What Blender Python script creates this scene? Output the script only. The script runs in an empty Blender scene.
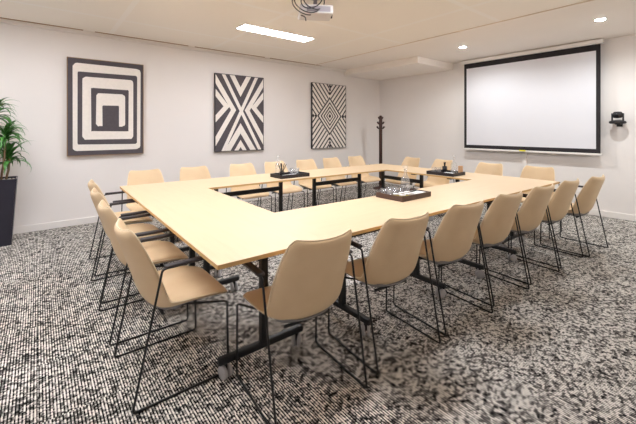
import bpy, bmesh, math, random
from mathutils import Vector, Matrix
random.seed(7)
R = math.radians
scn = bpy.context.scene
col = scn.collection

# ------------------------------------------------------------------ helpers
def tag(o, label=None, cat=None, group=None, kind=None):
    if label: o['label'] = label
    if cat: o['category'] = cat
    if group: o['group'] = group
    if kind: o['kind'] = kind
    return o

def empty(name, loc=(0, 0, 0), rz=0.0):
    o = bpy.data.objects.new(name, None)
    o.empty_display_size = .1
    o.location = loc
    o.rotation_euler = (0, 0, rz)
    col.objects.link(o)
    return o

def obj(name, bm, mats, parent=None, smooth=False, loc=(0, 0, 0)):
    me = bpy.data.meshes.new(name)
    bmesh.ops.recalc_face_normals(bm, faces=bm.faces)
    bm.to_mesh(me)
    bm.free()
    if not isinstance(mats, (list, tuple)): mats = [mats]
    for m in mats: me.materials.append(m)
    if smooth:
        for p in me.polygons: p.use_smooth = True
    o = bpy.data.objects.new(name, me)
    o.location = loc
    col.objects.link(o)
    if parent: o.parent = parent
    return o

def struct(name, bm, mats, parent=None, **k):
    o = obj(name, bm, mats, parent, **k)
    if not parent: o['kind'] = 'structure'
    return o

def copy_tree(o, parent=None):
    c = o.copy()
    col.objects.link(c)
    if parent: c.parent = parent
    for ch in list(o.children):
        copy_tree(ch, c)
    return c

def box(bm, a, b, bevel=0.0, seg=2, mi=0, M=None):
    x0, y0, z0 = a; x1, y1, z1 = b
    vs = [bm.verts.new(p) for p in ((x0,y0,z0),(x1,y0,z0),(x1,y1,z0),(x0,y1,z0),(x0,y0,z1),(x1,y0,z1),(x1,y1,z1),(x0,y1,z1))]
    fs = [bm.faces.new([vs[i] for i in q]) for q in ((0,3,2,1),(4,5,6,7),(0,1,5,4),(1,2,6,5),(2,3,7,6),(3,0,4,7))]
    for f in fs: f.material_index = mi
    if bevel > 0:
        es = list({e for f in fs for e in f.edges})
        r = bmesh.ops.bevel(bm, geom=es, offset=bevel, segments=seg, affect='EDGES', profile=.5)
        vs = list({v for f in r['faces'] for v in f.verts} | {v for v in vs if v.is_valid})
        for f in r['faces']: f.material_index = mi
    if M is not None:
        bmesh.ops.transform(bm, matrix=M, verts=[v for v in vs if v.is_valid])
    return bm

def BM(*boxes, bevel=0.0):
    bm = bmesh.new()
    for a, b in boxes: box(bm, a, b, bevel)
    return bm

def fillet(pts, r, n=5):
    pts = [Vector(p) for p in pts]
    out = [pts[0]]
    for i in range(1, len(pts)-1):
        p, a, b = pts[i], pts[i-1], pts[i+1]
        da, db = (a-p), (b-p)
        rr = min(r, da.length*.45, db.length*.45)
        A, B = p+da.normalized()*rr, p+db.normalized()*rr
        for k in range(n+1):
            t = k/n
            out.append(A*(1-t)**2 + p*2*t*(1-t) + B*t*t)
    out.append(pts[-1])
    return out

def tube(bm, pts, r, seg=8, closed=False, cap=True, mi=0):
    pts = [Vector(p) for p in pts]
    n = len(pts)
    rad = r if callable(r) else (lambda t: r)
    rings = []
    up = None
    for i, p in enumerate(pts):
        if closed: d = pts[(i+1) % n]-pts[i-1]
        else: d = pts[min(i+1, n-1)]-pts[max(i-1, 0)]
        d.normalize()
        if up is None:
            up = Vector((0, 0, 1)) if abs(d.z) < .9 else Vector((1, 0, 0))
        s = d.cross(up)
        if s.length < 1e-6: s = d.orthogonal()
        s.normalize(); up = s.cross(d).normalized()
        rr = rad(i/max(1, n-1))
        rings.append([bm.verts.new(p+(s*math.cos(2*math.pi*k/seg)+up*math.sin(2*math.pi*k/seg))*rr) for k in range(seg)])
    m = n if closed else n-1
    for i in range(m):
        A, B = rings[i], rings[(i+1) % n]
        for k in range(seg):
            f = bm.faces.new((A[k], A[(k+1) % seg], B[(k+1) % seg], B[k])); f.material_index = mi; f.smooth = True
    if cap and not closed:
        f = bm.faces.new(rings[0][::-1]); f.material_index = mi
        f = bm.faces.new(rings[-1]); f.material_index = mi
    return bm

def lathe(bm, prof, seg=20, c=(0, 0, 0), mi=0, axis='z'):
    rings = []
    def P(x, y, z):
        if axis == 'x': return (c[0]+z, c[1]+x, c[2]+y)
        if axis == 'y': return (c[0]+x, c[1]+z, c[2]+y)
        return (c[0]+x, c[1]+y, c[2]+z)
    for r, z in prof:
        if r < 1e-5: rings.append([bm.verts.new(P(0, 0, z))])
        else: rings.append([bm.verts.new(P(r*math.cos(2*math.pi*k/seg), r*math.sin(2*math.pi*k/seg), z)) for k in range(seg)])
    for A, B in zip(rings, rings[1:]):
        for k in range(seg):
            k2 = (k+1) % seg
            if len(A) == 1 and len(B) == 1: continue
            if len(A) == 1: f = bm.faces.new((A[0], B[k], B[k2]))
            elif len(B) == 1: f = bm.faces.new((A[k], B[0], A[k2]))
            else: f = bm.faces.new((A[k], B[k], B[k2], A[k2]))
            f.smooth = True; f.material_index = mi
    return bm

def srgb(r, g, b):
    f = lambda c: (c/255/12.92) if c/255 <= .04045 else ((c/255+.055)/1.055)**2.4
    return (f(r), f(g), f(b), 1)

class NT:
    def __init__(s, name):
        s.m = bpy.data.materials.new(name); s.m.use_nodes = True
        s.t = s.m.node_tree; s.b = s.t.nodes['Principled BSDF']
    def n(s, typ, **k):
        nd = s.t.nodes.new(typ)
        for a, v in k.items(): setattr(nd, a, v)
        return nd
    def l(s, a, b): s.t.links.new(a, b)
    def coord(s, scale=(1, 1, 1)):
        tc = s.n('ShaderNodeTexCoord'); mp = s.n('ShaderNodeMapping'); mp.inputs['Scale'].default_value = scale
        s.l(tc.outputs['Object'], mp.inputs['Vector']); return mp.outputs[0]
    def math(s, op, a, b=None):
        nd = s.n('ShaderNodeMath', operation=op)
        for i, v in enumerate((a, b)):
            if v is None: continue
            if isinstance(v, (int, float)): nd.inputs[i].default_value = v
            else: s.l(v, nd.inputs[i])
        return nd.outputs[0]
    def noise(s, vec, scale, detail=3, rough=.5):
        nd = s.n('ShaderNodeTexNoise'); nd.inputs['Scale'].default_value = scale
        nd.inputs['Detail'].default_value = detail; nd.inputs['Roughness'].default_value = rough
        s.l(vec, nd.inputs['Vector']); return nd.outputs['Fac']
    def ramp(s, fac, *stops, interp='LINEAR'):
        nd = s.n('ShaderNodeValToRGB'); cr = nd.color_ramp; cr.interpolation = interp
        while len(cr.elements) < len(stops): cr.elements.new(.5)
        for e, (p, c) in zip(cr.elements, stops): e.position = p; e.color = c
        s.l(fac, nd.inputs[0]); return nd.outputs[0]
    def bump(s, h, strength=.1, dist=.01):
        nd = s.n('ShaderNodeBump'); nd.inputs['Strength'].default_value = strength; nd.inputs['Distance'].default_value = dist
        s.l(h, nd.inputs['Height']); s.l(nd.outputs[0], s.b.inputs['Normal'])

def mat(name, c, rough=.5, metal=0, var=.04, nscale=8, bump=0, bscale=200, **k):
    t = NT(name)
    v = t.coord()
    f = t.noise(v, nscale)
    c1 = tuple(max(0, x*(1-var)) for x in c[:3])+(1,); c2 = tuple(x*(1+var) for x in c[:3])+(1,)
    t.l(t.ramp(f, (.3, c1), (.7, c2)), t.b.inputs['Base Color'])
    t.b.inputs['Roughness'].default_value = rough
    t.b.inputs['Metallic'].default_value = metal
    for a, b in k.items(): t.b.inputs[a].default_value = b
    if bump: t.bump(t.noise(v, bscale, 2), bump, .002)
    return t.m

M = {}
M['wall'] = mat('wall_paint', srgb(240, 234, 230), .85, var=.01, nscale=2, bump=.03)
M['white_trim'] = mat('white_paint', srgb(240, 235, 230), .5, var=.01)
M['plaster'] = mat('ceiling_plaster', srgb(248, 240, 232), .8, var=.01, nscale=2)
M['black_metal'] = mat('black_powder_coat', srgb(18, 17, 18), .45, var=.1)
M['black_plastic'] = mat('black_plastic', srgb(24, 23, 26), .5)
M['arm_pad'] = mat('dark_grey_arm_pad', srgb(60, 55, 57), .5)
M['under'] = mat('grey_underside', srgb(150, 145, 143), .7)
M['wheel'] = mat('grey_wheel_rubber', srgb(176, 172, 172), .5)
M['piping'] = mat('chair_piping', srgb(244, 224, 192), .5)
M['edge'] = mat('table_edge_band', srgb(214, 172, 112), .5, var=.05, nscale=20)
M['screen'] = mat('projection_screen_cloth', srgb(228, 227, 232), .9, var=.003)
M['screen_black'] = mat('screen_black_border', srgb(38, 33, 36), .8)
M['canvas_dark'] = mat('art_charcoal_paint', srgb(84, 78, 82), .85, var=.08, nscale=30)
M['canvas_white'] = mat('art_off_white_paint', srgb(240, 232, 224), .85, var=.03, nscale=30)
M['canvas_black'] = mat('art_black_paint', srgb(54, 47, 50), .85, var=.1, nscale=30)
M['oak'] = mat('oak_frame', srgb(150, 118, 84), .6, var=.1, nscale=30)
M['dark_frame'] = mat('dark_frame', srgb(50, 42, 40), .5)
M['stand_wood'] = mat('dark_stained_wood', srgb(66, 42, 36), .45, var=.2, nscale=25)
M['tray_wood'] = mat('dark_tray_wood', srgb(84, 62, 52), .5, var=.12, nscale=40)
M['tray_black'] = mat('black_tray', srgb(40, 34, 36), .5)
M['paper'] = mat('white_paper', srgb(245, 244, 242), .8, var=.01)
M['pot'] = mat('charcoal_pot', srgb(40, 38, 50), .35, var=.08)
M['soil'] = mat('potting_soil', srgb(60, 46, 38), .95, var=.3, nscale=60)
M['pebble'] = mat('pale_pebble', srgb(200, 192, 182), .7, var=.15, nscale=60)
M['cane'] = mat('plant_cane', srgb(120, 98, 72), .8, var=.2, nscale=60)
M['leaf'] = mat('plant_leaf', srgb(70, 124, 54), .38, var=.4, nscale=9)
M['amber'] = mat('amber_drink', srgb(214, 196, 110), .3)
M['copper'] = mat('tan_label', srgb(205, 160, 120), .6)
M['yellow'] = mat('yellow_tag', srgb(228, 214, 60), .5)
M['projector'] = mat('projector_white', srgb(214, 208, 204), .4)
M['projector_grey'] = mat('projector_grey', srgb(150, 142, 146), .5)
M['lens'] = mat('dark_lens', srgb(20, 18, 24), .1)
M['slot'] = mat('dark_slot', srgb(176, 148, 122), .9)
M['ceil_edge'] = mat('ceiling_edge_angle', srgb(226, 208, 188), .6)

def leather():
    t = NT('beige_leather'); v = t.coord()
    f = t.noise(v, 5, 3)
    t.l(t.ramp(f, (.3, srgb(225, 195, 154)), (.7, srgb(233, 205, 166))), t.b.inputs['Base Color'])
    t.b.inputs['Roughness'].default_value = .48
    t.bump(t.noise(v, 260, 2), .08, .002)
    return t.m
M['leather'] = leather()

def wood_top():
    t = NT('light_maple_tabletop'); v = t.coord((1, 14, 14))
    f = t.noise(v, 2.2, 5, .6)
    t.l(t.ramp(f, (.25, srgb(227, 198, 160)), (.6, srgb(232, 204, 167)), (.8, srgb(224, 194, 156))), t.b.inputs['Base Color'])
    t.b.inputs['Roughness'].default_value = .42
    return t.m
M['maple'] = wood_top()

def ceil_mat():
    t = NT('ceiling_metal_panel'); tc = t.n('ShaderNodeTexCoord'); sp = t.n('ShaderNodeSeparateXYZ')
    t.l(tc.outputs['Object'], sp.inputs[0])
    def line(c, off, per, w):
        a = t.math('DIVIDE', t.math('ADD', c, off), per)
        a = t.math('ABSOLUTE', t.math('SUBTRACT', t.math('FRACT', a), .5))
        d = t.math('MULTIPLY', t.math('SUBTRACT', .5, a), per)      # distance to joint
        return t.math('LESS_THAN', d, w)
    lx = line(sp.outputs['X'], 20*1.48-3.78+.0, 1.48, .03)
    ly = line(sp.outputs['Y'], 20*1.48-2.0, 1.48, .03)
    f = t.math('MAXIMUM', lx, ly)
    t.l(t.ramp(f, (0, srgb(250, 243, 233)), (1, srgb(252, 247, 240))), t.b.inputs['Base Color'])  # joint lines tinted lighter: reflections along them put into the colour
    t.b.inputs['Roughness'].default_value = .55
    return t.m
M['ceiling'] = ceil_mat()

def carpet():
    t = NT('woven_loop_carpet'); tc = t.n('ShaderNodeTexCoord'); sp = t.n('ShaderNodeSeparateXYZ')
    t.l(tc.outputs['Object'], sp.inputs[0])
    X, Y = sp.outputs['X'], sp.outputs['Y']
    tx = t.math('FLOOR', t.math('DIVIDE', X, .5)); ty = t.math('FLOOR', t.math('DIVIDE', Y, .5))
    wn0 = t.n('ShaderNodeTexWhiteNoise', noise_dimensions='2D'); cv0 = t.n('ShaderNodeCombineXYZ')
    t.l(tx, cv0.inputs[0]); t.l(ty, cv0.inputs[1]); t.l(cv0.outputs[0], wn0.inputs['Vector'])
    tile = wn0.outputs['Value']
    P = .0132
    xr = t.math('ADD', t.math('DIVIDE', X, P), t.math('MULTIPLY', tile, 3.0))
    row = t.math('FLOOR', xr); fx = t.math('FRACT', xr)
    # per row offset along Y
    wr = t.n('ShaderNodeTexWhiteNoise', noise_dimensions='1D'); t.l(row, wr.inputs['W'])
    yr = t.math('ADD', t.math('DIVIDE', Y, .0105), t.math('MULTIPLY', wr.outputs['Value'], 7.0))
    cell = t.math('FLOOR', yr); fy = t.math('FRACT', yr)
    wn = t.n('ShaderNodeTexWhiteNoise', noise_dimensions='2D'); cv = t.n('ShaderNodeCombineXYZ')
    t.l(row, cv.inputs[0]); t.l(cell, cv.inputs[1]); t.l(cv.outputs[0], wn.inputs['Vector'])
    rnd = wn.outputs['Value']
    # second column of yarn: dark gap that is bridged now and then
    gap = t.math('LESS_THAN', fx, .47)
    v = t.coord()
    cloud = t.noise(v, 9, 4, .65)
    cloud2 = t.noise(v, 34, 3, .65)
    cl = t.math('ADD', t.math('MULTIPLY', cloud, .75), t.math('MULTIPLY', cloud2, 1.45))     # ~0.9 mean
    # light loops brightness
    light = t.math('ADD', t.math('MULTIPLY', rnd, .45), t.math('MULTIPLY', t.math('SUBTRACT', cl, .75), 1.35))
    light = t.math('MINIMUM', t.math('MAXIMUM', light, .03), 1.0)
    bridge = t.math('GREATER_THAN', t.math('ADD', rnd, t.math('MULTIPLY', t.math('SUBTRACT', cl, 1.1), 1.3)), .74)
    dark = t.math('ADD', t.math('MULTIPLY', bridge, .55), .02)
    val = t.n('ShaderNodeMix'); t.l(gap, val.inputs['Factor']); t.l(light, val.inputs['A']); t.l(dark, val.inputs['B'])
    c = t.ramp(val.outputs['Result'], (0, srgb(8, 7, 8)), (.28, srgb(34, 31, 32)), (.58, srgb(146, 140, 135)), (.85, srgb(246, 240, 230)))
    t.l(c, t.b.inputs['Base Color'])
    t.b.inputs['Roughness'].default_value = .95
    t.b.inputs['Specular IOR Level'].default_value = .1
    return t.m
M['carpet'] = carpet()

def glass():
    t = NT('clear_glass')
    t.t.nodes.remove(t.b)
    tr = t.n('ShaderNodeBsdfTransparent'); gl = t.n('ShaderNodeBsdfGlossy'); gl.inputs['Roughness'].default_value = .04
    df = t.n('ShaderNodeBsdfDiffuse'); lw = t.n('ShaderNodeLayerWeight'); lw.inputs['Blend'].default_value = .5
    fac = t.math('ADD', .03, t.math('MULTIPLY', t.math('POWER', lw.outputs['Facing'], 3.0), .4))
    m1 = t.n('ShaderNodeMixShader'); m1.inputs[0].default_value = .10
    m2 = t.n('ShaderNodeMixShader')
    out = t.t.nodes['Material Output']
    t.l(tr.outputs[0], m1.inputs[1]); t.l(df.outputs[0], m1.inputs[2])
    t.l(fac, m2.inputs[0]); t.l(m1.outputs[0], m2.inputs[1]); t.l(gl.outputs[0], m2.inputs[2])
    t.l(m2.outputs[0], out.inputs['Surface'])
    return t.m
M['glass'] = glass()

def emit(name, c, s):
    t = NT(name)
    t.b.inputs['Base Color'].default_value = (.8, .8, .8, 1)
    t.b.inputs['Emission Color'].default_value = c
    t.b.inputs['Emission Strength'].default_value = s
    return t.m
M['strip_glow'] = emit('strip_diffuser', (.93, .97, 1.05, 1), 43)
M['spot_glow'] = emit('downlight_lens', (.95, .98, 1.0, 1), 320)

# ------------------------------------------------------------------ room
XW, XE, YS, YN, H = -2.0, 6.72, -1.8, 5.86, 2.70
T = .12
struct('floor', BM(((XW-T, YS-T, -.1), (XE+T, YN+T, 0))), M['carpet'])
struct('wall_back', BM(((XW-T, YN, 0), (XE+T, YN+T, H+.1))), M['wall'])
struct('wall_right', BM(((XE, YS-T, 0), (XE+T, YN, H+.1))), M['wall'])
struct('wall_left', BM(((XW-T, YS-T, 0), (XW, YN, H+.1))), M['wall'])
struct('wall_front', BM(((XW, YS-T, 0), (XE, YS, H+.1))), M['wall'])
XT = 4.58
cb = bmesh.new()
box(cb, (XW, YS, H), (XT, YN, H+.1), mi=0)
box(cb, (XT, YS, H-.004), (XE, YN, H+.1), mi=1)
struct('ceiling', cb, [M['ceiling'], M['plaster']])
struct('trim_1', BM(((XT-.012, YS, H-.008), (XT+.006, YN-.06, H))), M['ceil_edge'])     # shadow line where panels meet plaster
# lowered box in the corner
struct('trim_2', BM(((5.50, 3.87, 2.57), (XE, YN, H))), M['plaster'])
# cornice strip along the back wall
struct('trim_3', BM(((XW, YN-.07, H-.045), (5.50, YN, H))), M['white_trim'])
for n, (a, b) in (('baseboard_back', ((XW, YN-.014, 0), (XE, YN, .09))), ('baseboard_right', ((XE-.014, YS, 0), (XE, YN-.014, .09))),
                  ('baseboard_left', ((XW, YS, 0), (XW+.014, YN-.014, .09))), ('baseboard_front', ((XW+.014, YS, 0), (XE-.014, YS+.014, .09)))):
    struct(n, BM((a, b), bevel=.003), M['white_trim'])

for i, (x0, x1) in enumerate(((-.85, .49), (.63, 1.92), (2.03, 3.35), (3.47, 4.75))):
    t = obj('slot_vent', BM(((x0, YN-.105, H-.006), (x1, YN-.075, H))), M['slot'])
    tag(t, ['dark linear air slot in ceiling edge above the plant, leftmost of four',
            'dark linear air slot in ceiling edge above the concentric rectangles painting',
            'dark linear air slot in ceiling edge above the crossed bands painting',
            'dark linear air slot in ceiling edge nearest the room corner, above the diamond painting'][i], 'air vent', 'linear air slots along the back wall')

# ------------------------------------------------------------------ lights in the ceiling
def strip_light(cx, cy, label):
    r = empty('strip_light', (cx, cy, H))
    tag(r, label, 'ceiling light', 'recessed strip lights')
    L, Wd = .57, .12
    fr = bmesh.new()
    for a, b in (((-L-.015, -Wd-.015, -.008), (L+.015, -Wd, 0)), ((-L-.015, Wd, -.008), (L+.015, Wd+.015, 0)),
                 ((-L-.015, -Wd, -.008), (-L, Wd, 0)), ((L, -Wd, -.008), (L+.015, Wd, 0))):
        box(fr, a, b)
    obj('frame', fr, M['white_trim'], r)
    obj('diffuser', BM(((-L, -Wd, -.005), (L, Wd, 0))), M['strip_glow'], r)
    return r
strip_light(2.67, 4.24, 'bright rectangular strip light recessed in the ceiling in front of the projector')
for x, y, l in ((-.3, 4.24, 'strip light recessed in ceiling near the plant corner, above the left wall paintings'),
                (2.0, 2.0, 'added unseen strip light in ceiling over the near side of the table'),  # added out of view, set forward so the near chair backs stay darker
                (-.2, 2.0, 'added unseen strip light in ceiling to the left of the camera'),  # added out of view to brighten the left chairs and carpet
                ):
    strip_light(x, y, l)

def downlight(x, y, label):
    r = empty('downlight', (x, y, H-.004))
    tag(r, label, 'ceiling light', 'round recessed downlights')
    bm = bmesh.new()
    lathe(bm, [(.045, 0), (.07, 0), (.072, -.003), (.068, -.006), (.05, -.004), (.045, 0)], 24)
    obj('trim_ring', bm, M['white_trim'], r, True)
    bm = bmesh.new(); lathe(bm, [(0, -.014), (.025, -.012), (.042, -.007), (.049, -.002), (.049, 0), (0, 0)], 24)
    obj('lens', bm, M['spot_glow'], r)
    ld = bpy.data.lights.new('downlight_lamp', 'SPOT'); ld.energy = 50; ld.spot_size = R(168); ld.spot_blend = .5
    ld.shadow_soft_size = .03; ld.color = (.93, .98, 1.0)
    lo = bpy.data.objects.new('downlight_lamp', ld); lo.location = (0, 0, -.03); lo.parent = r; col.objects.link(lo)
downlight(5.5, 2.99, 'round downlight in the white ceiling beside the lowered box')
downlight(5.46, 1.17, 'round downlight in the white ceiling near the right end of the screen')
downlight(5.46, -.45, 'round downlight in the white ceiling near the front wall')

# ------------------------------------------------------------------ chairs
def shell_surface():
    # centre line of the one-piece seat and back, sitter looks to +y
    ctrl = [(.262, .402), (.248, .419), (.18, .431), (.08, .427), (0, .411), (-.058, .399), (-.108, .415), (-.142, .470), (-.167, .56), (-.195, .645), (-.223, .73), (-.246, .79), (-.257, .815)]
    hw = [.182, .218, .238, .240, .238, .230, .222, .218, .214, .206, .193, .178, .154]
    curl = [.000, .004, .010, .022, .040, .056, .068, .072, .068, .060, .050, .042, .036]
    nu = 13
    inner, outer = [], []
    N = len(ctrl)
    for i, (y, z) in enumerate(ctrl):
        a = Vector((0,)+ctrl[max(0, i-1)]); b = Vector((0,)+ctrl[min(N-1, i+1)])
        d = (b-a).normalized()
        nrm = Vector((0, d.z, -d.y))          # towards the sitter
        if nrm.z < 0 and abs(nrm.z) > abs(nrm.y): nrm = -nrm
        if nrm.y < 0 and abs(nrm.y) > abs(nrm.z): nrm = -nrm
        ri, ro = [], []
        for k in range(nu):
            s = -1+2*k/(nu-1)
            s2 = math.sin(s*math.pi/2)*.35+s*.65
            p = Vector((s2*hw[i], y, z)) + nrm*(curl[i]*abs(s2)**2.4)
            e = min(1-abs(s2), 1)
            th = .010+.016*min(1, (1-abs(s2))*5)
            if i in (0, N-1): th *= .55
            ri.append(p+nrm*th*.5); ro.append(p-nrm*th*.9)
        inner.append(ri); outer.append(ro)
    return inner, outer

def make_shell_bm():
    inner, outer = shell_surface()
    bm = bmesh.new()
    I = [[bm.verts.new(p) for p in r] for r in inner]
    O = [[bm.verts.new(p) for p in r] for r in outer]
    n, m = len(I), len(I[0])
    for i in range(n-1):
        for k in range(m-1):
            bm.faces.new((I[i][k], I[i][k+1], I[i+1][k+1], I[i+1][k]))
            bm.faces.new((O[i][k], O[i+1][k], O[i+1][k+1], O[i][k+1]))
        bm.faces.new((I[i][0], I[i+1][0], O[i+1][0], O[i][0]))
        bm.faces.new((I[i][-1], O[i][-1], O[i+1][-1], I[i+1][-1]))
    for k in range(m-1):
        bm.faces.new((I[0][k], O[0][k], O[0][k+1], I[0][k+1]))
        bm.faces.new((I[-1][k], I[-1][k+1], O[-1][k+1], O[-1][k]))
    return bm, inner, outer

def make_chair():
    r = empty('armchair')
    bm, inner, outer = make_shell_bm()
    sh = obj('shell', bm, M['leather'], r, True)
    md = sh.modifiers.new('sub', 'SUBSURF'); md.levels = 1; md.render_levels = 2
    # piping around the rim
    n = len(inner); mid = lambda i, k: (inner[i][k]*.75+outer[i][k]*.25)
    path = [mid(i, 0)+Vector((-.001, 0, 0)) for i in range(2, n)] + [mid(n-1, k)+Vector((0, 0, .001)) for k in range(1, len(inner[0])-1)] + [mid(i, -1)+Vector((.001, 0, 0)) for i in range(n-1, 1, -1)]
    bm = bmesh.new(); tube(bm, fillet(path, .03, 2), .0032, 6)
    pp = obj('piping', bm, M['piping'], sh, True)
    # grey seat underside pan
    bm = bmesh.new()
    rows = []
    for i in range(1, 7):
        c0 = outer[i]
        off = -.016 if 1 < i < 6 else -.004
        rows.append([bm.verts.new(Vector((p.x*.86, p.y, p.z+off))) for p in c0[1:-1]])
    up = []
    for i in range(1, 7):
        up.append([bm.verts.new(Vector((p.x*.86, p.y, p.z+.002))) for p in outer[i][1:-1]])
    for a in range(5):
        for k in range(len(rows[0])-1):
            bm.faces.new((rows[a][k], rows[a][k+1], rows[a+1][k+1], rows[a+1][k]))
            bm.faces.new((up[a][k], up[a+1][k], up[a+1][k+1], up[a][k+1]))
        bm.faces.new((rows[a][0], rows[a+1][0], up[a+1][0], up[a][0]))
        bm.faces.new((rows[a][-1], up[a][-1], up[a+1][-1], rows[a+1][-1]))
    for k in range(len(rows[0])-1):
        bm.faces.new((rows[0][k], up[0][k], up[0][k+1], rows[0][k+1]))
        bm.faces.new((rows[-1][k], rows[-1][k+1], up[-1][k+1], up[-1][k]))
    pan = obj('seat_pan', bm, M['under'], r, True)
    tag(pan, 'grey moulded underside of the seat')
    rr = .0057
    for s in (-1, 1):
        pts = [(s*.10, .02, .376), (s*.19, .12, .388), (s*.255, .228, .390), (s*.255, .235, rr), (s*.255, -.235, rr), (s*.262, -.105, .645), (s*.262, .120, .650), (s*.262, .135, .632)]
        bm = bmesh.new(); tube(bm, fillet(pts, .018, 4), rr, 8)
        obj('sled_frame', bm, M['black_metal'], r, True)
        bm = bmesh.new(); box(bm, (s*.262-.019, -.095, .648), (s*.262+.019, .135, .664), .006, 2)
        obj('armrest', bm, M['arm_pad'], r, True)
    bm = bmesh.new(); tube(bm, [(-.13, .10, .376), (.13, .10, .376)], .008, 8); tube(bm, [(-.13, -.07, .366), (.13, -.07, .366)], .008, 8)
    tube(bm, [(-.06, -.07, .366), (-.06, .10, .376)], .008, 8); tube(bm, [(.06, -.07, .366), (.06, .10, .376)], .008, 8)
    obj('under_seat_bar', bm, M['black_metal'], r, True)
    return r

proto = make_chair()
ordn = ['first', 'second', 'third', 'fourth', 'fifth', 'sixth', 'seventh']
first = [True]
def chair(x, y, rz, label, group):
    o = proto if first[0] else copy_tree(proto)
    first[0] = False
    o.location = (x, y, 0); o.rotation_euler = (0, 0, rz)
    tag(o, label, 'chair', group)
F = [(1.068, 1.475), (1.70, 1.455), (2.315, 1.42), (2.925, 1.40), (3.54, 1.37), (4.15, 1.335), (4.725, 1.25)]
for i, (x, y) in enumerate(F):
    l = {0: 'beige armchair at the near table corner, largest back seen from behind',
         6: 'beige armchair at the far right end of the near row, past the table corner'}.get(i,
         'beige armchair seen from behind, %s from the left in the near row of seven' % ordn[i])
    chair(x, y, R((-5, -6, -7, -6, -6, -5, -5)[i]), l, 'armchairs along the near side of the table')
Lc = [2.045, 2.70, 3.34, 3.95]
for i, y in enumerate(Lc):
    l = {0: 'beige armchair at the left end of the table nearest the camera, whole seat visible',
         1: 'second nearest beige armchair at the left end of the table',
         2: 'third nearest beige armchair at the left end of the table',
         3: 'farthest beige armchair at the left end of the table, nearest the wall'}[i]
    chair((.578, .578, .60, .64)[i], y, R(-90+random.uniform(-1, 1)), l, 'armchairs at the left end of the table')
for i, x in enumerate((1.03, 1.63, 2.32, 2.89, 3.48, 4.05, 4.66)):
    l = ['beige armchair on the far side by the left table corner, below the concentric rectangles painting',
         'beige armchair second from left on the far side, between two paintings',
         'beige armchair third from left on the far side, below the crossed bands painting',
         'beige armchair on the far side, left behind the far tray with carafe',
         'beige armchair on the far side, right behind the far tray, middle right of row',
         'beige armchair sixth from left on the far side, below the diamond painting',
         'beige armchair last on the far side, nearest the coat stand'][i]
    chair(x, 4.465, R(180+random.uniform(-2, 2)), l, 'armchairs along the far side of the table')
for i, y in enumerate((3.84, 3.22, 2.43, 1.78)):
    l = ['beige armchair at the screen end of the table beside the coat stand, farthest from camera',
         'beige armchair at the screen end directly behind the carafe and pen cup',
         'beige armchair at the screen end below the left half of the projection screen',
         'beige armchair at the screen end below the middle of the projection screen, nearest table corner'][i]
    chair(5.045, y, R(90+(-8, -8, -1, 1)[i]), l, 'armchairs at the screen end of the table')

# ------------------------------------------------------------------ tables
ZT, TH = .74, .02
def table(x0, y0, x1, y1, along, posts, cc, label):
    """folding table on two wheeled T feet; origin at the floor centre"""
    cx, cy = (x0+x1)/2, (y0+y1)/2
    a = R(-1.3); dx, dy = cx-.6, cy-1.43           # the whole ring stands slightly turned in the room
    wx, wy = .6+dx*math.cos(a)-dy*math.sin(a), 1.43+dx*math.sin(a)+dy*math.cos(a)
    r = empty('conference_table', (wx, wy, 0), (0 if along == 'x' else R(90))+a)
    tag(r, label, 'table', 'folding tables joined into a rectangle')
    L = (x1-x0 if along == 'x' else y1-y0)/2; Wd = (y1-y0 if along == 'x' else x1-x0)/2
    # local x runs along the table
    bm = bmesh.new(); box(bm, (-L, -Wd, ZT-.003), (L, Wd, ZT)); top = obj('tabletop', bm, M['maple'], r)
    bm = bmesh.new(); box(bm, (-L, -Wd, ZT-TH), (L, Wd, ZT-.003)); obj('edge_band', bm, M['edge'], top)
    loc = [(p-cx) if along == 'x' else (p-cy) for p in posts]
    c = (cc-cy) if along == 'x' else -(cc-cx)
    for p in loc:
        obj('post', BM(((p-.019, c-.021, .10), (p+.019, c+.021, ZT-TH-.012)), bevel=.004), M['black_metal'], r)
        obj('foot_bar', BM(((p-.018, c-.268, .080), (p+.018, c+.268, .118)), bevel=.008), M['black_metal'], r)
        obj('top_bracket', BM(((p-.030, c-.20, ZT-TH-.02), (p+.030, c+.20, ZT-TH)), bevel=.004), M['black_metal'], r)
        for s in (-1, 1):
            w = bmesh.new()
            for q in (-.016, .016):
                lathe(w, [(0, q-.009), (.028, q-.009), (.036, q-.006), (.036, q+.006), (.028, q+.009), (0, q+.009)], 18, (0, 0, 0), 0, 'y')
            ang = R(16) if (along == 'y' and p < 0 and s > 0) else R(random.uniform(-55, 55))
            bmesh.ops.transform(w, matrix=Matrix.Translation((p, c+s*.228, .036)) @ Matrix.Rotation(ang, 4, 'Z'), verts=w.verts)
            cs = obj('caster', w, M['wheel'], r, True)
            hb = bmesh.new(); box(hb, (p-.014, c+s*.228-.006, .03), (p+.014, c+s*.228+.006, .086), .002)
            obj('caster_fork', hb, M['black_plastic'], cs)
    obj('crossbeam', BM(((loc[0]+.019, c-.014, .56), (loc[1]-.019, c+.014, .61)), bevel=.003), M['black_metal'], r)
    return r
X0, X1, X2, XM, X3 = .60, 1.28, 3.95, 2.60, 4.57
Y0, Y1, YM, Y2, Y3 = 1.43, 2.11, 2.83, 3.42, 4.08
table(X0, Y0, X1, YM, 'y', (1.757, 2.67), 1.0, 'near left light wood table whose corner is closest to the camera')
table(X0, YM, X1, Y3, 'y', (3.02, 3.645), 1.0, 'far left light wood corner table below the concentric rectangles painting')
table(X1, Y0, XM, Y1, 'x', (1.64, 2.47), 1.80, 'near side light wood table holding the brown tray with carafe')
table(XM, Y0, X2, Y1, 'x', (3.08, 3.72), 1.80, 'near side light wood table in front of the fourth and fifth near chairs')
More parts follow.
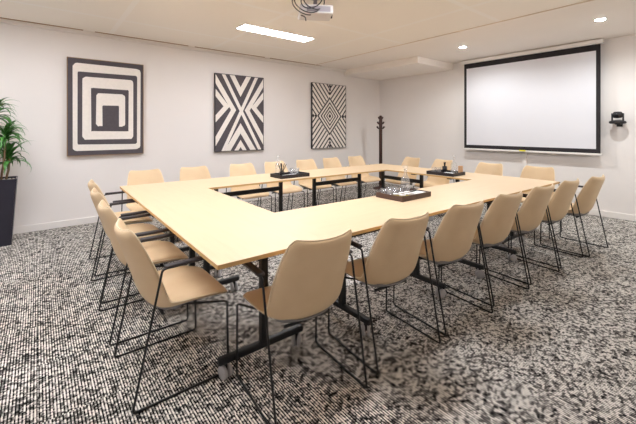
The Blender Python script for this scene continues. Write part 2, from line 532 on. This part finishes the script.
table(X1, Y2, XM, Y3, 'x', (1.50, 2.34), 3.76, 'far side light wood table under the black tray with pens')
table(XM, Y2, X2, Y3, 'x', (2.87, 3.72), 3.76, 'far side light wood table below the diamond painting, without a tray')
table(X2, Y0, X3, YM, 'y', (1.78, 2.45), 4.20, 'right near corner light wood table carrying the black tray with carafe')
table(X2, YM, X3, Y3, 'y', (3.0, 3.72), 4.20, 'screen end light wood table at the corner nearest the coat stand')

# ------------------------------------------------------------------ trays and what stands on them
def tray(x0, y0, x1, y1, m, label, h=.042):
    cx, cy = (x0+x1)/2, (y0+y1)/2; a, b = (x1-x0)/2, (y1-y0)/2
    r = empty('tray', (cx, cy, ZT)); tag(r, label, 'tray')
    obj('base', BM(((-a, -b, 0), (a, b, .008))), m, r)
    bm = bmesh.new(); w = .012
    for p, q in (((-a, -b, .008), (a, -b+w, h)), ((-a, b-w, .008), (a, b, h)), ((-a, -b+w, .008), (-a+w, b-w, h)), ((a-w, -b+w, .008), (a, b-w, h))): box(bm, p, q)
    obj('rim', bm, m, r)
    return r
tray(2.28, 1.75, 2.68, 2.03, M['tray_wood'], 'dark brown wooden tray with glasses and carafe on the near table side')
tray(2.24, 3.47, 2.66, 3.72, M['tray_black'], 'dark tray with pens, notepads and glasses on the far table side')
tray(4.00, 2.30, 4.29, 2.68, M['tray_black'], 'dark tray with pen cup and carafe on the screen end of the table')
ZI = ZT+.0085

def make_glass_cup():
    r = empty('drinking_glass')
    bm = bmesh.new()
    lathe(bm, [(0, 0), (.024, 0), (.026, .002), (.032, .085), (.0305, .085), (.0245, .008), (0, .007)], 16)
    obj('bowl', bm, M['glass'], r, True)
    return r
gp = make_glass_cup()
gfirst = [True]
def cup(x, y, label, group, s=1.0):
    o = gp if gfirst[0] else copy_tree(gp)
    gfirst[0] = False
    o.location = (x, y, ZI); o.scale = (s, s, s)
    tag(o, label, 'glass', group)
for x, y in ((2.325, 1.985), (2.395, 1.985), (2.465, 1.985), (2.325, 1.915), (2.395, 1.915), (2.465, 1.915)):
    cup(x, y, 'small clear drinking glass in the cluster on the brown near tray', 'glasses on the near tray', .8)
for x, y in ((2.50, 3.63), (2.57, 3.62), (2.54, 3.675), (2.61, 3.672)):
    cup(x, y, 'clear drinking glass at the right end of the far side tray', 'glasses on the far tray')
for x, y in ((4.05, 2.60), (4.05, 2.53)):
    cup(x, y, 'clear drinking glass at the left end of the screen end tray', 'glasses on the screen end tray')

def carafe(x, y, label, z=ZI, h=.84):
    r = empty('carafe', (x, y, z)); tag(r, label, 'carafe')
    bm = bmesh.new()
    lathe(bm, [(0, 0), (.038, 0), (.041, .004), (.041, .13*h), (.034, .165*h), (.016, .20*h), (.014, .25*h), (.018, .262*h),
               (.016, .262*h), (.012, .25*h), (.014, .20*h), (.031, .163*h), (.0385, .128*h), (.0385, .008), (0, .007)], 20)
    obj('bottle', bm, M['glass'], r, True)
    bm = bmesh.new(); lathe(bm, [(0, .250*h), (.010, .250*h), (.0115, .265*h), (.022, .272*h), (.024, .285*h), (.018, .298*h), (0, .30*h)], 16)
    st = obj('stopper', bm, M['glass'], r, True)
    return r
carafe(2.59, 1.955, 'clear glass water carafe on the brown near tray')
carafe(2.47, 3.90, 'clear glass water carafe standing behind the far side tray', ZT)
carafe(4.225, 2.42, 'clear glass water carafe on the tray at the screen end')

def pen_cup(x, y, label, h=.085):
    r = empty('pen_cup', (x, y, ZI)); tag(r, label, 'pen holder')
    bm = bmesh.new(); lathe(bm, [(0, 0), (.030, 0), (.030, h), (.027, h), (.027, .004), (0, .004)], 18)
    obj('cup', bm, M['black_plastic'], r, True)
    return r
def pen(x, y, dx, dy, label, group, L=.15):
    b = Vector((0, 0, 0)); d = Vector((dx, dy, 1)).normalized()
    o = empty('pen', (x, y, ZI+.006)); tag(o, label, 'pen', group)
    bm = bmesh.new(); tube(bm, [d*.002, d*.012, d*(L-.02), d*L], lambda t: .0045 if t > .1 else .0015, 7)
    obj('barrel', bm, M['black_plastic'], o, True)
    bm = bmesh.new(); tube(bm, [d*(L-.045)+Vector((.006, 0, 0)), d*(L-.005)+Vector((.006, 0, 0))], .0016, 5)
    obj('clip', bm, M['black_metal'], o, True)
pen_cup(2.345, 3.62, 'black round pen cup on the far side tray', .06)
for dx, dy in ((-.38, .02), (.32, .06), (.46, -.1), (-.22, -.15), (.1, .2)):
    pen(2.345-dx*.02, 3.62-dy*.02, dx, dy, 'black pen leaning out of the cup on the far side tray', 'pens in the far side cup', .16)
pen_cup(4.215, 2.545, 'black round pen cup beside the carafe at the screen end', .09)
for dx, dy in ((-.1, .1), (.12, .05), (.0, -.13)):
    pen(4.215-dx*.06, 2.545-dy*.06, dx, dy, 'black pen upright in the cup at the screen end', 'pens in the screen end cup', .14)
def notepad(x, y, rz, a, b, label, z=ZI, h=.008):
    r = empty('notepad', (x, y, z), rz); tag(r, label, 'notepad')
    obj('page_block', BM(((-a, -b, 0), (a, b, h))), M['paper'], r)
    obj('binding', BM(((-a, b, 0), (a, b+.004, h+.001))), M['paper'], r)
notepad(2.595, 1.845, R(2), .068, .055, 'white notepad lying at the right end of the brown near tray', h=.026)
notepad(2.42, 3.53, 0, .10, .04, 'white notepad lying along the front of the far side tray', h=.022)
notepad(4.09, 2.42, R(90), .07, .055, 'white notepad lying on the screen end tray', h=.022)
def jar(x, y, label, m):
    r = empty('jar', (x, y, ZI)); tag(r, label, 'jar')
    bm = bmesh.new(); lathe(bm, [(0, 0), (.024, 0), (.026, .003), (.026, .03), (.022, .036), (0, .036)], 16); obj('contents', bm, m, r, True)
    bm = bmesh.new(); lathe(bm, [(.023, .0365), (.026, .0365), (.026, .044), (.0, .046), (.0, .0365), (.023, .0365)], 16); obj('lid', bm, M['white_trim'], r, True)
jar(2.325, 1.845, 'small pale yellow jar at the left edge of the brown near tray, behind another jar', M['amber'])
jar(2.395, 1.845, 'small pale yellow jar in the middle of the jars on the brown near tray', M['amber'])
jar(2.325, 1.785, 'small pale yellow jar in the front left corner of the brown near tray', M['amber'])
jar(2.465, 1.845, 'small pale yellow jar beside the notepad on the brown near tray', M['amber'])
jar(2.395, 1.785, 'small pale yellow jar at the front edge of the brown near tray', M['amber'])
bm = bmesh.new(); box(bm, (-.022, -.022, 0), (.022, .022, .11), .004)
bx = obj('tissue_carton', bm, M['copper'], None, loc=(4.245, 2.34, ZI)); tag(bx, 'small tan upright carton beside the carafe at the screen end', 'carton')
bm = bmesh.new(); tube(bm, [(-.055, 0, .005), (.055, .012, .005)], .0045, 7)
o = obj('marker', bm, M['black_plastic'], None, True, loc=(2.60, 1.865, ZI+.0265)); tag(o, 'dark pen lying on the white notepad in the near tray', 'pen')

# ------------------------------------------------------------------ projection screen
SX = 6.60
r = empty('projection_screen', (SX, 2.485, .93)); tag(r, 'wide white pull-down projection screen with black border on right wall', 'projection screen')
def rel(y, z): return (y-2.485, z-.93)
def sb(name, x0, x1, y0, y1, z0, z1, m, bev=0):
    return obj(name, BM(((x0-SX, y0-2.485, z0-.93), (x1-SX, y1-2.485, z1-.93)), bevel=bev), m, r)
sb('fabric', SX, SX+.003, 1.41, 3.56, .965, 2.63, M['screen_black'])
sb('viewing_area', SX-.0015, SX, 1.465, 3.51, 1.03, 2.525, M['screen'])
sb('casing', SX-.045, SX+.05, 1.375, 3.60, 2.62, 2.685, M['white_trim'], .008)
sb('bottom_bar', SX-.014, SX+.016, 1.40, 3.57, .935, .965, M['white_trim'], .004)
sb('ceiling_bracket', SX-.01, SX+.119, 1.50, 1.54, 2.64, 2.69, M['white_trim'])
sb('ceiling_bracket', SX-.01, SX+.119, 3.42, 3.46, 2.64, 2.69, M['white_trim'])
sb('pull_tag', SX-.020, SX-.014, 2.44, 2.54, .948, .972, M['yellow'])
t = obj('cable_cover', BM(((-.035, -.03, 0), (0, .03, .88)), bevel=.003), M['white_trim'], loc=(XE, 2.50, .09)); tag(t, 'white vertical cable cover on wall below the middle of the screen', 'cable cover')

# conference camera on its wall bracket
r = empty('conference_camera', (XE, 1.21, 1.40)); tag(r, 'black conference camera on a bracket right of the projection screen', 'camera')
bm = bmesh.new(); box(bm, (-.012, -.035, -.03), (0, .035, .06), .003); box(bm, (-.15, -.03, .0), (-.010, .03, .012), .003)
obj('wall_bracket', bm, M['black_metal'], r)
bm = bmesh.new(); lathe(bm, [(0, .012), (.085, .012), (.098, .022), (.100, .035), (.088, .052), (.05, .062), (0, .062)], 24, (-.13, 0, 0)); obj('base', bm, M['black_plastic'], r, True)
bm = bmesh.new()
for s in (-1, 1): box(bm, (-.155, s*.062-.008, .055), (-.105, s*.062+.008, .165), .006)
obj('yoke', bm, M['black_plastic'], r)
bm = bmesh.new(); lathe(bm, [(0, -.052), (.03, -.052), (.045, -.042), (.05, 0), (.045, .042), (.03, .052), (0, .052)], 20, (-.13, 0, .14), 0, 'y'); hd = obj('head', bm, M['black_plastic'], r, True)
bm = bmesh.new(); lathe(bm, [(0, -.068), (.018, -.068), (.024, -.062), (.024, -.04), (0, -.04)], 16, (-.13, 0, .14), 0, 'x'); obj('lens', bm, M['lens'], hd, True)

# ------------------------------------------------------------------ projector
PZ = 2.52
r = empty('projector', (2.26, 2.85, H), R(-32)); tag(r, 'white ceiling projector with looped black cables', 'projector')
q = R(0)
bm = bmesh.new(); box(bm, (-.17, -.13, -.20), (.17, .13, -.11), .014, 3); bd = obj('body', bm, M['projector'], r)
bm = bmesh.new(); lathe(bm, [(0, .168), (.03, .168), (.036, .172), (.036, .185), (.028, .186), (.024, .175), (0, .175)], 18, (0, .05, -.155), 0, 'x'); obj('lens', bm, M['lens'], bd, True)
bm = bmesh.new(); box(bm, (-.10, -.134, -.185), (.14, -.13, -.13)); obj('vent_grille', bm, M['projector_grey'], bd)
bm = bmesh.new(); lathe(bm, [(0, -.11), (.02, -.11), (.02, -.012), (.055, -.008), (.055, 0), (0, 0)], 16); obj('ceiling_mount', bm, M['projector_grey'], r, True)
def loop(cx, cy, cz, rad, tilt, a0, a1, n=24, sq=.8):
    return [(cx+rad*math.cos(R(a0+(a1-a0)*k/n)), cy+tilt*math.sin(R(a0+(a1-a0)*k/n)*1.3)*.05, cz+rad*sq*math.sin(R(a0+(a1-a0)*k/n))) for k in range(n+1)]
for args in ((-.09, -.17, -.10, .14, 1, 90, 320), (-.06, -.19, -.09, .10, -1, 100, 400), (-.03, -.16, -.085, .11, 1, 60, 420), (-.10, -.15, -.11, .15, 1, 100, 285)):
    pts = loop(*args)
    bm = bmesh.new(); tube(bm, pts, .0055, 6); obj('cable', bm, M['black_plastic'], r, True)
bm = bmesh.new(); tube(bm, [(-.16, -.15, -.235), (-.13, -.15, -.245), (-.115, -.155, -.262), (-.112, -.156, -.292)], .006, 6); obj('loose_plug', bm, M['black_plastic'], r, True)

# ------------------------------------------------------------------ paintings
def clip(poly, a, b, c):     # keep a*x+b*y<=c
    out = []
    for i in range(len(poly)):
        p, q = poly[i], poly[(i+1) % len(poly)]
        dp, dq = a*p[0]+b*p[1]-c, a*q[0]+b*q[1]-c
        if dp <= 0: out.append(p)
        if (dp < 0 < dq) or (dq < 0 < dp):
            t = dp/(dp-dq); out.append((p[0]+(q[0]-p[0])*t, p[1]+(q[1]-p[1])*t))
    return out
def cliprect(poly, x0, y0, x1, y1):
    for a, b, c in ((1, 0, x1), (-1, 0, -x0), (0, 1, y1), (0, -1, -y0)):
        if len(poly) < 3: return []
        poly = clip(poly, a, b, c)
    return poly

class Art:
    def __init__(s, x0, x1, z0, z1, dep):
        s.W, s.H = x1-x0, z1-z0; s.bm = bmesh.new(); s.dep = dep
        box(s.bm, (.008, -dep+.003, .008), (s.W-.008, 0, s.H-.008), mi=0)
    def poly(s, pts, mi, lay):       # u,v down
        if len(pts) < 3: return
        m = .010
        pts = cliprect([(u*s.W, (1-v)*s.H) for u, v in pts], m, m, s.W-m, s.H-m)
        if len(pts) < 3: return
        ar = sum(pts[i][0]*pts[(i+1) % len(pts)][1]-pts[(i+1) % len(pts)][0]*pts[i][1] for i in range(len(pts)))
        if abs(ar) < 1e-6: return
        vs = [s.bm.verts.new((x, -s.dep+.003-.0006*lay, z)) for x, z in pts]
        f = s.bm.faces.new(vs); f.material_index = mi
        r = bmesh.ops.extrude_face_region(s.bm, geom=[f])
        nv = [g for g in r['geom'] if isinstance(g, bmesh.types.BMVert)]
        bmesh.ops.translate(s.bm, verts=nv, vec=(0, .0006, 0))
    def band(s, p, q, w, mi, lay):
        a = Vector((p[0]*s.W, p[1]*s.H)); b = Vector((q[0]*s.W, q[1]*s.H)); d = (b-a).normalized(); n = Vector((-d.y, d.x))*w/2
        s.poly([(v.x/s.W, v.y/s.H) for v in (a+n, b+n, b-n, a-n)], mi, lay)
    def chevron(s, a, apex, b, w, mi, lay):
        # mitred two-arm band through apex
        A, P, B = [Vector((p[0]*s.W, p[1]*s.H)) for p in (a, apex, b)]
        d1 = (P-A).normalized(); d2 = (B-P).normalized()
        n1 = Vector((-d1.y, d1.x)); n2 = Vector((-d2.y, d2.x)); m = (n1+n2).normalized(); k = w/2/max(.2, m.dot(n1))
        for X, n in ((A, n1), (B, n2)):
            s.poly([(v.x/s.W, v.y/s.H) for v in (X+n*w/2, P+m*k, P-m*k, X-n*w/2)], mi, lay)
    def rrect(s, u0, v0, u1, v1, r, mi, lay, jit=.004):
        pts = []
        rx, ry = r/s.W, r/s.H
        for cx, cy, a0 in ((u1-rx, v0+ry, -90), (u1-rx, v1-ry, 0), (u0+rx, v1-ry, 90), (u0+rx, v0+ry, 180)):
            for k in range(5):
                a = R(a0+k*22.5); pts.append((cx+rx*math.cos(a)+random.uniform(-jit, jit), cy+ry*math.sin(a)+random.uniform(-jit, jit)))
        s.poly(pts, mi, lay)

def painting(x0, x1, z0, z1, dep, fm, draw, label, mats):
    r = empty('painting', (x0, YN-.012, z0)); tag(r, label, 'painting')
    A = Art(x0, x1, z0, z1, dep); draw(A)
    W, Hh = A.W, A.H
    obj('canvas', A.bm, mats, r)
    fr = bmesh.new(); w = .008
    for a, b in (((0, -dep-.002, 0), (w, .0, Hh)), ((W-w, -dep-.002, 0), (W, 0, Hh)), ((w, -dep-.002, 0), (W-w, 0, w)), ((w, -dep-.002, Hh-w), (W-w, 0, Hh))): box(fr, a, b)
    obj('frame', fr, fm, r)
    obj('hanging_rail', BM(((W*.2, 0, Hh-.12), (W*.8, .011, Hh-.08))), fm, r)

def draw1(A):
    A.rrect(.065, .055, .955, .945, .05, 1, 1)
    A.rrect(.125, .135, .905, .885, .02, 0, 2)
    A.rrect(.185, .185, .855, .835, .05, 1, 3)
    A.rrect(.290, .295, .785, .750, .02, 0, 4)
    A.rrect(.355, .350, .735, .695, .035, 1, 5)
    A.rrect(.435, .475, .650, .72, .01, 0, 6)
painting(.31, 1.26, .96, 2.315, .04, M['oak'], draw1, 'large painting of concentric charcoal rectangles on off-white, leftmost on the wall', [M['canvas_dark'], M['canvas_white']])

def draw2(A):
    w = .075
    # crossing pair
    A.band((.12, -.05), (.98, 1.08), .06, 1, 1); A.band((.88, -.05), (.08, 1.10), .06, 1, 2)
    # side chevrons
    A.chevron((-.10, -.05), (.36, .46), (-.12, 1.02), .085, 1, 3)
    A.chevron((1.10, -.05), (.64, .46), (1.12, 1.02), .085, 1, 4)
    A.chevron((-.12, .14), (.22, .42), (-.12, .68), .085, 1, 5)
    A.chevron((1.12, .14), (.78, .42), (1.12, .68), .085, 1, 6)
    # top v and bottom carets
    A.chevron((.26, -.08), (.50, .22), (.74, -.08), .085, 1, 7)
    A.chevron((.12, 1.12), (.50, .70), (.88, 1.12), .10, 1, 8)
    A.chevron((.30, 1.12), (.50, .90), (.70, 1.12), .07, 1, 9)
painting(2.39, 3.35, .94, 2.31, .045, M['dark_frame'], draw2, 'painting of bold white crossed bands and chevrons on charcoal, middle of three', [M['canvas_dark'], M['canvas_white']])

def draw3(A):
    W, Hh = A.W, A.H
    a, b = .36, .30       # half sizes of the diamond in u, v
    n = 10
    for su in (-1, 1):
        for sv in (-1, 1):
            # quadrant corner cut by the diamond
            for k in range(-4, n+8):
                # lines running from the outer edge down to the axis
                t0 = -.62+k*.092
                p = (0.0, t0); q = (.5, t0+.42)
                w = .030/Hh*1.0
                poly = [(p[0], p[1]-w/2*1.5), (q[0], q[1]-w/2*1.5), (q[0], q[1]+w/2*1.5), (p[0], p[1]+w/2*1.5)]
                poly = cliprect(poly, 0, 0, .49, .5)
                if len(poly) < 3: continue
                # keep outside diamond: (0.5-u)/a+(0.5-v)/b >= 1  ->  u/a+v/b <= .5/a+.5/b-1
                poly = clip(poly, 1/a, 1/b, .5/a+.5/b-1.03)
                if len(poly) < 3: continue
                P = [((u if su < 0 else 1-u), (v if sv < 0 else 1-v)) for u, v in poly]
                A.poly(P, 1, 1)
    lay = 2
    for i, (s, mi) in enumerate(((1.0, 1), (.88, 0), (.74, 1), (.64, 0), (.52, 1), (.42, 0), (.31, 1), (.22, 0), (.12, 1))):
        A.poly([(.5, .5-b*s), (.5+a*s, .5), (.5, .5+b*s), (.5-a*s, .5)], mi, lay+i)
    for v in (.03, .09, .145, .855, .91, .97):
        A.poly([(.5, v-.028), (.535, v), (.5, v+.028), (.465, v)], 1, 12)
    for u in (.03, .09, .91, .97):
        A.poly([(u-.03, .5), (u, .47), (u+.03, .5), (u, .53)], 1, 12)
painting(4.52, 5.50, .92, 2.33, .045, M['dark_frame'], draw3, 'painting of fine black diagonal lines around a central diamond, nearest the corner', [M['canvas_white'], M['canvas_black']])

# ------------------------------------------------------------------ coat stand
r = empty('coat_stand', (6.02, 5.22, 0)); tag(r, 'dark wooden coat stand with pegs in the room corner', 'coat stand')
bm = bmesh.new(); lathe(bm, [(0, .02), (.038, .02), (.038, 1.52), (.034, 1.60), (.037, 1.62), (.022, 1.645), (0, 1.65)], 16); obj('pole', bm, M['stand_wood'], r, True)
for k, z in enumerate((1.37, 1.37, 1.47, 1.47, 1.58, 1.58)):
    a = R(-39+(0 if k % 2 else 180)+(k//2)*25)
    d = Vector((math.cos(a), math.sin(a), 0))
    bm = bmesh.new(); tube(bm, fillet([d*.02+Vector((0, 0, z-.02)), d*.055+Vector((0, 0, z-.01)), d*.085+Vector((0, 0, z+.03))], .03), lambda t: .014+.007*t, 8); obj('peg', bm, M['stand_wood'], r, True)
bm = bmesh.new(); lathe(bm, [(0, 0), (.17, 0), (.175, .012), (.16, .03), (.05, .05), (.036, .09), (0, .09)], 24); obj('base', bm, M['stand_wood'], r, True)

# ------------------------------------------------------------------ plant
r = empty('potted_plant', (-.36, 5.44, 0)); tag(r, 'tall leafy dracaena in a tapered charcoal pot at the left edge', 'plant')
bm = bmesh.new()
def ring(h, z): return [bm.verts.new((sx*h, sy*h, z)) for sx, sy in ((-1, -1), (1, -1), (1, 1), (-1, 1))]
rs = [ring(.125, 0), ring(.175, .76), ring(.162, .76), ring(.158, .71)]
bm.faces.new(rs[0][::-1])
for A, B in zip(rs, rs[1:]):
    for k in range(4): bm.faces.new((A[k], A[(k+1) % 4], B[(k+1) % 4], B[k]))
bm.faces.new(rs[-1])
bmesh.ops.bevel(bm, geom=[e for e in bm.edges if abs(e.verts[0].co.z-e.verts[1].co.z) > .5], offset=.012, segments=3, affect='EDGES')
pt = obj('pot', bm, M['pot'], r)
obj('soil', BM(((-.157, -.157, .712), (.157, .157, .735))), M['soil'], r)
bm = bmesh.new()
for k in range(90):
    x, y = random.uniform(-.14, .14), random.uniform(-.14, .14); s = random.uniform(.008, .014)
    bmesh.ops.create_icosphere(bm, subdivisions=1, radius=s, matrix=Matrix.Translation((x, y, .738)) @ Matrix.Diagonal((1, 1.2, .6, 1)))
pb = obj('pebbles', bm, M['pebble'], r, True); pb['kind'] = 'stuff'
def leaf(bm, base, az, el, L, w, droop):
    n = 8; pos = Vector(base); e = el; prev = None
    h = Vector((math.cos(az), math.sin(az), 0)); side = Vector((-math.sin(az), math.cos(az), 0))
    for k in range(n+1):
        t = k/n
        ww = w*(.35+.65*math.sin(math.pi*min(1, t*1.15+.05)))*(1-t**4) if t < 1 else .0008
        d = h*math.cos(e)+Vector((0, 0, 1))*math.sin(e); nn = d.cross(side)
        row = [bm.verts.new(pos-side*ww+nn*ww*-.35), bm.verts.new(pos), bm.verts.new(pos+side*ww+nn*ww*-.35)]
        if prev:
            for a in (0, 1):
                f = bm.faces.new((prev[a], prev[a+1], row[a+1], row[a])); f.smooth = True
        prev = row; pos = pos+d*L/n; e -= droop/n*(1+t)
heads = [((-.03, .02, 1.50), (-.02, .0, .73), 44), ((.07, -.03, 1.24), (.03, -.02, .73), 40), ((.10, .05, .98), (.07, .03, .73), 42), ((-.12, -.02, 1.30), (-.06, .0, .73), 30)]
for (hx, hy, hz), b, nl in heads:
    bm = bmesh.new(); tube(bm, [b, ((b[0]+hx)/2+.01, (b[1]+hy)/2, (b[2]+hz)/2), (hx, hy, hz)], .011, 8)
    cn = obj('cane', bm, M['cane'], r, True)
    bm = bmesh.new()
    for k in range(nl):
        az = random.uniform(0, 2*math.pi); t = k/nl
        L = random.uniform(.24, .37)
        if math.sin(az) > .3: L = min(L, .28)
        leaf(bm, (hx, hy, hz-.06+.12*t), az, R(20+60*t+random.uniform(-10, 10)), L, random.uniform(.019, .028), R(88+random.uniform(-20, 40)))
    lf = obj('leaves', bm, M['leaf'], cn, True)

# ------------------------------------------------------------------ camera
cd = bpy.data.cameras.new('camera'); cam = bpy.data.objects.new('camera', cd); col.objects.link(cam)
cam.location = (0, 0, 1.32)
yaw = math.atan2(.627, .778)          # clockwise from +Y
cam.rotation_euler = (R(90), 0, -yaw)
cd.sensor_width = 36; cd.lens = 348/636*36
cd.shift_y = -82/636
cd.clip_start = .05
scn.camera = cam

w = bpy.data.worlds.new('world'); scn.world = w; w.use_nodes = True
w.node_tree.nodes['Background'].inputs[0].default_value = (.5, .5, .5, 1)
w.node_tree.nodes['Background'].inputs[1].default_value = .0
scn.view_settings.view_transform = 'Standard'
scn.view_settings.look = 'None'
scn.view_settings.gamma = 1
scn.view_settings.use_curve_mapping = False
scn.view_settings.exposure = 0.0
scn.cycles.max_bounces = 12
scn.cycles.transparent_max_bounces = 40
scn.cycles.diffuse_bounces = 6
